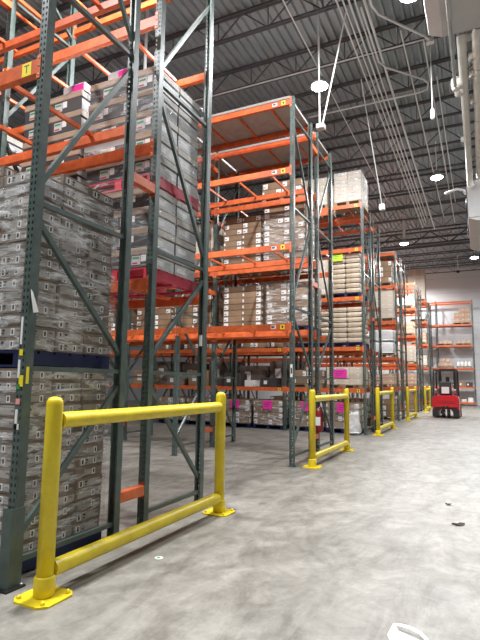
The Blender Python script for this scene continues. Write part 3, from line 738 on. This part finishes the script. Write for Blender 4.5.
# ------------------------------------------------------------------ forklift seen from behind
fk = empty('forklift', None, (-1.44, 22.9, 0)); tag(fk, 'red electric forklift parked in the aisle with its back to the camera', 'forklift')
b = MB()   # counterweight body: curved back with an arch at the bottom for the steer wheels
arch = [(-.52, .06), (-.30, .06), (-.27, .26), (-.20, .36), (.20, .36), (.27, .26), (.30, .06), (.52, .06), (.52, .80), (.46, .90), (.36, .94), (-.36, .94), (-.46, .90), (-.52, .80)]
b.prism(arch, .10, 1.5, 'red')
b.prism([(-.46, .46), (.46, .46), (.50, .78), (.40, .90), (-.40, .90), (-.50, .78)], .03, .10, 'red')
b.build('counterweight', fk)
b = MB(); b.prism([(-.53, .05), (-.30, .05), (-.27, .27), (-.20, .38), (.20, .38), (.27, .27), (.30, .05), (.53, .05), (.53, .34), (.40, .44), (-.40, .44), (-.53, .34)], .085, .098, 'black'); b.build('rear_bumper', fk)
b = MB(); b.box(-.12, .12, .015, .028, .455, .50, 'black'); b.lathe([(.02, 0), (.02, .05)], 'steel', (0, 0, .477), 10, 'y'); b.build('tow_hitch', fk)
b = MB(); b.box(-.36, .36, .018, .029, .62, .635, 'black'); b.box(-.36, .36, .018, .029, .70, .708, 'black'); b.build('vent_slot', fk)
for s in (-.10, .10):
    b = MB(); b.lathe([(.10, -.05), (.19, -.06), (.20, -.03), (.20, .03), (.19, .06), (.10, .05)], 'rubber', (s, .32, .20), 20, 'x'); wh = b.build('steer_wheel_tyre', fk)
    q = MB(); q.lathe([(.10, -.052), (.04, -.06), (.04, .06), (.10, .052)], 'steel', (s, .32, .20), 16, 'x'); q.build('hub', wh)
for s in (-.46, .46):
    b = MB(); b.lathe([(.12, -.08), (.23, -.09), (.245, -.05), (.245, .05), (.23, .09), (.12, .08)], 'rubber', (s, 1.72, .245), 20, 'x'); wh = b.build('drive_tyre', fk)
    q = MB(); q.lathe([(.12, -.085), (.05, -.09), (.05, .09), (.12, .085)], 'steel', (s, 1.72, .245), 16, 'x'); q.build('hub', wh)
b = MB(); b.box(-.5, .5, 1.5, 1.9, .30, .42, 'black'); b.build('floor_plate', fk)
b = MB()
for s in (-.47, .47):
    b.bar((s, .16, .90), (s*.94, .22, 2.02), .06, .06, 'black'); b.bar((s, 1.70, .42), (s*.94, 1.50, 2.02), .06, .06, 'black'); b.bar((s*.94, .20, 2.02), (s*.94, 1.52, 2.02), .06, .05, 'black')
b.box(-.46, .46, .18, .25, 1.97, 2.04, 'black'); b.box(-.46, .46, 1.47, 1.53, 1.99, 2.05, 'black')
for i in range(6): b.box(-.38+.15*i, -.355+.15*i, .24, 1.48, 2.0, 2.035, 'black')
b.build('overhead_guard', fk)
b = MB(); b.bevbox(-.25, .25, .48, .95, .94, 1.06, 'greyseat', .03); b.bevbox(-.24, .24, .40, .50, 1.04, 1.52, 'greyseat', .03); b.build('seat', fk)
b = MB(); b.box(-.16, .14, .385, .398, 1.02, 1.30, 'label'); w = b.build('rear_placard', fk); w['label'] = 'white square panel behind the seat'
b = MB(); b.bar((0, 1.45, .5), (0, 1.15, 1.22), .06, .06, 'black'); b.tube([(.17*math.cos(t*PI/8), 1.13+.06*math.sin(t*PI/8), 1.24+.16*math.sin(t*PI/8)) for t in range(17)], .014, 'black', 8, False); b.build('steering_wheel', fk)
for s in (-.38, .38):
    b = MB(); b.box(s-.04, s+.04, .19, .22, 1.02, 1.16, 'redink'); b.box(s-.04, s+.04, .19, .22, 1.16, 1.21, 'label'); b.bar((s, .2, .93), (s, .2, 1.03), .03, .02, 'black'); b.build('tail_light', fk)
b = MB()
for s in (-.30, .30): b.box(s-.05, s+.05, 1.92, 2.06, .08, 2.12, 'black')
b.box(-.30, .30, 1.95, 2.03, 2.04, 2.12, 'black'); b.box(-.30, .30, 1.95, 2.03, .5, .58, 'black'); b.box(-.08, .08, 1.93, 2.03, .3, 1.75, 'black'); b.build('mast', fk)
b = MB()
for s in (-.25, .25): b.box(s-.06, s+.06, 2.12, 3.1, .06, .10, 'black'); b.box(s-.06, s+.06, 2.07, 2.12, .06, .55, 'black')
b.build('forks', fk)

# ------------------------------------------------------------------ ceiling services
def hb(x, y, z, label, power=500, stem=.018):
    r = empty('high_bay_light', None, (x, y, z)); tag(r, label, 'ceiling light', 'high bay lights')
    b = MB(); b.lathe([(.05, .22), (.10, .20), (.11, .10), (.22, .05), (.235, .0), (.225, -.01)], 'steel', n=24); b.build('housing', r)
    b = MB(); b.lathe([(.0, -.012), (.19, -.012), (.19, -.03), (.15, -.055), (0, -.07)], 'lens', n=24); b.build('lens', r)
    b = MB(); b.tube([(0, 0, .2), (0, 0, JZ-z-.02)], stem, 'conduit', 8); b.build('hanger', r)
    ld = bpy.data.lights.new('lamp_glow', 'AREA'); ld.shape = 'DISK'; ld.size = .42; ld.energy = power; ld.color = (.97, .985, 1.0)
    lo = bpy.data.objects.new('lamp_glow', ld); COL.objects.link(lo); lo.location = (x, y, z-.085)
    return r
hb(-3.2, 10.75, 8.4, 'high bay light above the second rack end, left of the roof centre', 620)
hb(-1.12, 17.5, 8.4, 'high bay light over the main aisle beside the white pipe bundle end', 620)
hb(-3.14, 24.6, 8.15, 'high bay light on a long pole above the fourth rack end', 1050, .065)
hb(-.90, 8.75, 8.45, 'high bay light at the top edge of the picture beside the grey cooler', 560)
hb(-.12, 28.6, 8.1, 'farthest high bay light, just below the grey cooler at right', 1500)
for x, y, p, wh in ((-2.85, 3.75, 1500, 'first rack end'), (-.2, -2.0, 200, 'aisle behind the photographer'), (2.4, 13.5, 300, 'right side of the hall'), (-9.9, 6.6, 700, 'near side aisle'), (-14.5, 6.6, 450, 'near side aisle farther left'),
                    (-4.3, 36.0, 420, 'strip behind the farthest rack, added wall fill'), (-7.5, 35.5, 500, 'back wall farther left'), (-6.4, 31.3, 800, 'aisle before the sixth rack, added as fill'), (-5.6, -.6, 850, 'floor left of the photographer')):
    hb(x, y, 8.45, 'high bay light out of view over the '+wh, p)  # unseen lamps; two by the back racks added to brighten wall and stack

def pipe(name, pts, r, label, k='conduit', cat='conduit', group=None, n=8):
    b = MB(); b.tube(pts, r, k, n); return tag(b.build(name), label, cat, group)
for i, (x, z, r) in enumerate(((-2.34, 9.04, .018), (-2.22, 9.03, .018), (-2.11, 9.03, .02), (-2.0, 9.04, .018))):
    pipe('conduit', [(x, 6.2+.2*i, z), (x, 25.4-.5*i, z)], r, f'thin pale conduit along the roof, {NTH[i]} from the left in the bundle', group='ceiling conduit bundle')
pipe('conduit', [(-1.82, 6.0, 9.0), (-1.82, 25.6, 9.0)], .03, 'thick pale conduit along the roof, right of the thin bundle')
pipe('conduit', [(-1.30, 10.5, 9.04), (-1.30, 24, 9.04)], .018, 'thin conduit along the roof between thick conduit and cooler')
pipe('conduit', [(-.88, 11.0, 9.04), (-.88, 25, 9.04)], .018, 'thin conduit along the roof nearest the pipe bundle')
pipe('conduit', [(-.72, 12.5, 9.0), (-.72, 22, 9.0)], .015, 'thinnest roof conduit close beside the white pipes')
pipe('conduit', [(-14, 11.05, 9.077), (-.82, 11.05, 9.077)], .02, 'pale conduit crossing the roof above the second rack toward the cooler')
pipe('conduit', [(-4.2, 12.93, 8.93), (-2.2, 12.93, 8.93), (-1.2, 12.93, 8.93), (-.98, 12.85, 8.93), (-.93, 12.6, 8.93), (-1.0, 12.4, 8.93), (-1.78, 11.5, 8.93), (-1.90, 11.2, 8.93), (-1.9, 9.3, 8.93)], .022, 'looping white conduit bent back on itself under the roof')
pipe('conduit', [(-1.70, 8.0, 8.93), (-1.70, 9.35, 8.93), (-1.62, 9.65, 8.93), (-1.3, 10.1, 8.93), (-.82, 10.75, 8.93), (-.75, 10.9, 8.93), (-.75, 10.95, 8.9)], .026, 'bent white conduit angling down to a junction below the roof')
b = empty('pendant_cord', None, (-.74, 10.95, 8.9)); tag(b, 'white drop cord with a plug hanging from the roof junction', 'cord')
q = MB(); q.tube([(0, 0, 0), (0, 0, -1.55)], .010, 'conduit', 8); q.build('cord', b); q = MB(); q.lathe([(.02, -1.80), (.045, -1.78), (.045, -1.60), (.02, -1.55)], 'label', n=12); q.build('plug', b); q = MB(); q.box(-.08, .08, -.06, .06, -.02, .10, 'label'); q.build('junction_box', b)
pipe('conduit', [(-2.80, 9.40, 6.69), (-2.83, 9.41, 9.6)], .018, 'upright pale conduit rising from the second rack top to the roof')
pipe('conduit', [(-2.76, 9.46, 6.69), (-2.22, 9.44, 9.1)], .018, 'slanting pale conduit rising from the second rack top to the conduit bundle')
q = MB(); q.box(-.10, .06, -.08, .08, 0, .10, 'cooler'); tag(q.build('junction_box', None, (-2.77, 9.46, 6.60)), 'small grey junction box on the second rack top where two conduits meet', 'junction box')
pipe('conduit', [(-2.46, 11.9, 9.05), (-2.40, 14.2, 6.52)], .014, 'thin slanting rod hanging from the roof before the third rack top')
q = MB(); q.box(-.07, .07, -.07, .07, -.16, 0, 'label'); tag(q.build('junction_box', None, (-2.40, 14.22, 6.52)), 'white box at the lower end of the slanting roof rod', 'junction box')
pipe('conduit', [(-3.3, 8.2, 9.02), (-3.3, 21, 9.02)], .016, 'thin roof conduit above the rack ends')
pipe('conduit', [(-5.9, 7.6, 6.66), (-5.9, 7.6, 9.6)], .03, 'pale upright pipe between the first and second racks', k='conduit', cat='pipe')
# dome camera on a pole near the back wall
r = empty('dome_camera', None, (-1.12, 34, 8.55)); tag(r, 'dark dome camera hanging on a white pole before the back wall', 'camera')
q = MB(); q.tube([(0, 0, .12), (0, 0, 1.12)], .03, 'label', 10); q.build('pole', r); q = MB(); q.lathe([(.05, .14), (.13, .10), (.14, .04)], 'label', n=16); q.build('mount', r); q = MB(); q.lathe([(.13, .04), (.12, -.04), (.07, -.10), (0, -.12)], 'glassdark', n=16); q.build('dome', r)

# coolers (evaporator cabinets) and white refrigerant pipes
def cooler(x0, x1, y0, y1, z0, z1, label, fans=2):
    r = empty('cooling_unit', None, (x0, y0, z0)); tag(r, label, 'cooling unit')
    W, D, Hh = x1-x0, y1-y0, z1-z0
    b = MB(); b.bevbox(0, W, 0, D, .10, Hh, 'cooler', .02); b.build('cabinet', r)
    b = MB(); b.prism([(.02, .10), (W-.02, .10), (W-.25, .0), (.25, .0)], .02, D-.02, 'cooler'); b.build('drain_pan', r)
    for i in range(fans):
        yy = D*(i+.5)/fans
        q = MB(); q.lathe([(.34, -.03), (.36, -.05), (.33, -.06), (.30, -.02)], 'black', (0, yy, Hh*.55), 24, 'x')
        for k in range(5): q.lathe([(.05+.055*k, -.045), (.058+.055*k, -.045), (.058+.055*k, -.04), (.05+.055*k, -.04)], 'black', (0, yy, Hh*.55), 20, 'x')
        q.build('fan_grille', r)
    for yy in (.15, D-.15):
        for xx in (.15, W-.15):
            q = MB(); q.tube([(xx, yy, Hh), (xx, yy, JZ-z0-.02)], .014, 'steel', 6); q.build('hanger_rod', r)
    return r
cooler(-.20, 1.9, 16.55, 20.6, 6.45, 7.75, 'pale grey cooler cabinet hanging at the right edge, white pipes entering it', 2)
cooler(-.66, 2.4, 5.2, 9.45, 7.9, 9.0, 'large grey cooler cabinet overhead at the top right corner', 0)
pg = 'white refrigerant pipes at right'
r = empty('refrigerant_pipe', None, (-.10, 9.9, 7.85)); tag(r, 'white insulated pipe, left one of the pair running toward the cooler', 'pipe', pg)
b = MB(); b.tube([(.0, -.2, .16), (0, -.16, .06), (0, 0, 0), (0, 3, 0), (0, 6.1, -.02), (0, 6.42, -.10), (0, 6.5, -.28), (.06, 6.53, -.36)], .085, 'insul', 14); b.build('insulation', r)
for y in (.4, 2.3, 4.6): q = MB(); q.lathe([(.078, y-.02), (.082, y), (.078, y+.02)], 'steel', (0, 0, 0), 14, 'y'); q.build('clamp', r)
q = MB(); q.lathe([(.07, -.26), (.12, -.24), (.12, -.05), (.07, 0)], 'insul', (0, 1.15, 0), 14, 'x'); q.lathe([(.06, -.15), (.085, -.13), (.085, .12), (.06, .15)], 'insul', (-.16, 1.15, 0), 12, 'z'); q.build('valve', r)
q = MB(); q.lathe([(.05, -.2), (.09, -.18), (.09, -.04), (.05, 0)], 'insul', (0, 1.5, -.01), 14, 'x'); q.build('valve', r)
q = MB(); q.lathe([(.05, -.16), (.07, -.14), (.07, -.02), (.05, 0)], 'insul', (0, 3.9, 0), 14, 'x'); q.build('valve', r)
r = empty('refrigerant_pipe', None, (.17, 9.6, 7.80)); tag(r, 'thicker white insulated pipe, right one of the pair toward the cooler', 'pipe', pg)
b = MB(); b.tube([(.02, -.05, .16), (0, .0, .10), (0, .1, .02), (0, .3, 0), (0, 3, 0), (0, 6.5, 0), (0, 6.85, 0)], .095, 'insul', 14); b.build('insulation', r)
for y in (.9, 3.1, 5.2): q = MB(); q.lathe([(.098, y-.02), (.104, y), (.098, y+.02)], 'steel', (0, 0, 0), 14, 'y'); q.build('clamp', r)
for y in (.5, 1.1, 2.2): q = MB(); q.lathe([(.05, -.17), (.085, -.15), (.085, -.05), (.06, 0)], 'insul', (0, y, 0), 12, 'x'); q.lathe([(.03, 0), (.045, .01), (.045, .06), (.03, .07)], 'steel', (-.12, y, -.1), 10, 'z'); q.build('valve', r)
r = empty('refrigerant_pipe', None, (.38, 9.9, 7.95)); tag(r, 'white insulated pipe at the right picture edge beyond the pair', 'pipe', pg)
b = MB(); b.tube([(0, -.36, 0), (0, 3, 0), (0, 6.55, 0), (0, 6.72, -.03), (0, 6.78, -.10)], .085, 'insul', 14); b.build('insulation', r)
b = MB(); b.tube([(-.50, .1, .20), (-.3, .1, .21), (-.1, .1, .20), (0, .1, .10)], .08, 'insul', 14); b.build('crossover', r)
pipe('conduit', [(-.27, 8.0, 7.72), (-.27, 10.9, 7.72)], .032, 'grey steel conduit with clamps in front of the overhead cooler', k='steel', cat='conduit')
q = MB(); q.tube([(-.85, 16.9, 7.55), (-.5, 16.75, 7.6), (-.30, 16.75, 7.54), (-.245, 16.76, 7.4)], .04, 'conduit', 10); tag(q.build('cable_sleeve'), 'white cable curving from the aisle light to the cooler', 'cable')

# red extinguisher hung between the second rack's frames
r = empty('fire_extinguisher', None, (-2.86, 9.46, .48)); tag(r, 'dark red extinguisher hung between the end frames behind the second guard', 'extinguisher')
q = MB(); q.lathe([(.0, 0), (.075, 0), (.08, .02), (.08, .36), (.06, .42), (.03, .45), (.025, .48), (0, .48)], 'dkred', n=18); q.build('cylinder', r)
q = MB(); q.lathe([(.025, .48), (.03, .50), (.03, .54), (.015, .55)], 'black', n=10); q.box(-.015, .015, -.10, .04, .54, .56, 'black'); q.build('valve', r)
q = MB(); q.tube([(0, -.03, .52), (.05, -.07, .48), (.085, -.05, .36), (.09, -.03, .2)], .011, 'black', 8); q.build('hose', r)
q = MB(); q.box(-.05, .05, -.083, -.0805, .12, .28, 'label'); q.build('instruction_label', r)
q = MB(); q.box(-.09, -.0, .08, .16, .25, .31, 'steel'); q.build('bracket', r)

# floor litter
q = MB(); P0 = [(-.545, 3.10, .002), (-.525, 3.20, .03), (-.49, 3.155, .012), (-.42, 3.135, .006), (-.33, 3.10, .002), (-.38, 2.98, .012), (-.50, 2.99, .002)]
NP = len(P0)
q.add(P0+[(x, y, z+.0012) for x, y, z in P0]+[(-.45, 3.07, .010), (-.45, 3.07, .0112)], [(2*NP, i, (i+1) % NP) for i in range(NP)]+[(2*NP+1, NP+(i+1) % NP, NP+i) for i in range(NP)]+[(i, NP+i, NP+(i+1) % NP, (i+1) % NP) for i in range(NP)], 'paper')
rim = [(-.525, 3.20, .026), (-.49, 3.20, .034), (-.43, 3.19, .036), (-.37, 3.165, .03), (-.33, 3.13, .018), (-.31, 3.08, .008)]
q.add([(x, y, z) for x, y, z in rim]+[(x-.008, y-.022, z-.006) for x, y, z in rim]+[(x, y, z+.0015) for x, y, z in rim]+[(x-.008, y-.022, z-.0045) for x, y, z in rim], [(i, i+1, 7+i, 6+i) for i in range(5)]+[(18+i, 19+i, 13+i, 12+i) for i in range(5)], 'paper')
tag(q.build('paper_scrap'), 'crumpled white paper scrap on the floor at the bottom edge', 'litter')
q = MB(); q.lathe([(.0, 0), (.035, 0), (.035, .0015), (0, .002)], 'label', n=18); q.lathe([(.0, .0022), (.015, .0022), (.015, .0028), (0, .0028)], 'greenink', n=12)
tag(q.build('floor_sticker', None, (-2.40, 3.52, .0005)), 'small round white and green sticker on the floor beside the nearest guard', 'sticker')
for i, (x, y, s, lb) in enumerate(((-.28, 5.73, .06, 'dark leaf-like scrap on the open floor at right'), (-.42, 6.6, .035, 'smaller dark scrap on the floor beyond the leaf-like one'))):
    q = MB(); vs = [(s*math.cos(t)*(1+.35*math.sin(3*t)), s*.7*math.sin(t), .006+.012*math.sin(2*t+i)) for t in [k*PI/5 for k in range(10)]]
    q.add(vs+[(a, c, z+.003) for a, c, z in vs], [tuple(range(9, -1, -1)), tuple(range(10, 20))]+[(k, (k+1) % 10, 10+(k+1) % 10, 10+k) for k in range(10)], 'brownleaf'); tag(q.build('floor_scrap', None, (x, y, .004)), lb, 'litter')

# ------------------------------------------------------------------ world, camera, view
w = bpy.data.worlds.new('hall_ambience'); SC.world = w; w.use_nodes = True
w.node_tree.nodes['Background'].inputs['Color'].default_value = (.6, .62, .65, 1); w.node_tree.nodes['Background'].inputs['Strength'].default_value = .15
fpx, pitch, yaw, roll = 498.95, .1219, .4511, .0143
cam = bpy.data.cameras.new('camera'); co = bpy.data.objects.new('camera', cam); COL.objects.link(co)
cam.sensor_fit = 'VERTICAL'; cam.sensor_height = 36; cam.sensor_width = 27; cam.lens = fpx/640*36; cam.clip_start = .05; cam.clip_end = 200
cy, sy, cp, sp_ = math.cos(yaw), math.sin(yaw), math.cos(pitch), math.sin(pitch)
r0 = Vector((cy, sy, 0)); fw = Vector((-sy*cp, cy*cp, sp_)); u0 = r0.cross(fw)
cr, sr = math.cos(roll), math.sin(roll)
A = r0*cr+u0*sr; B = -r0*sr+u0*cr
mtx = Matrix((A, B, -fw)).transposed().to_4x4(); mtx.translation = (0, 0, 1.42); co.matrix_world = mtx
SC.camera = co
SC.view_settings.view_transform = 'Standard'; SC.view_settings.look = 'None'; SC.view_settings.gamma = 1; SC.view_settings.use_curve_mapping = False
SC.view_settings.exposure = -0.52
SC.cycles.use_denoising = True
SC.cycles.max_bounces = 8; SC.cycles.diffuse_bounces = 4; SC.cycles.transparent_max_bounces = 12
SC.cycles.sample_clamp_indirect = 6
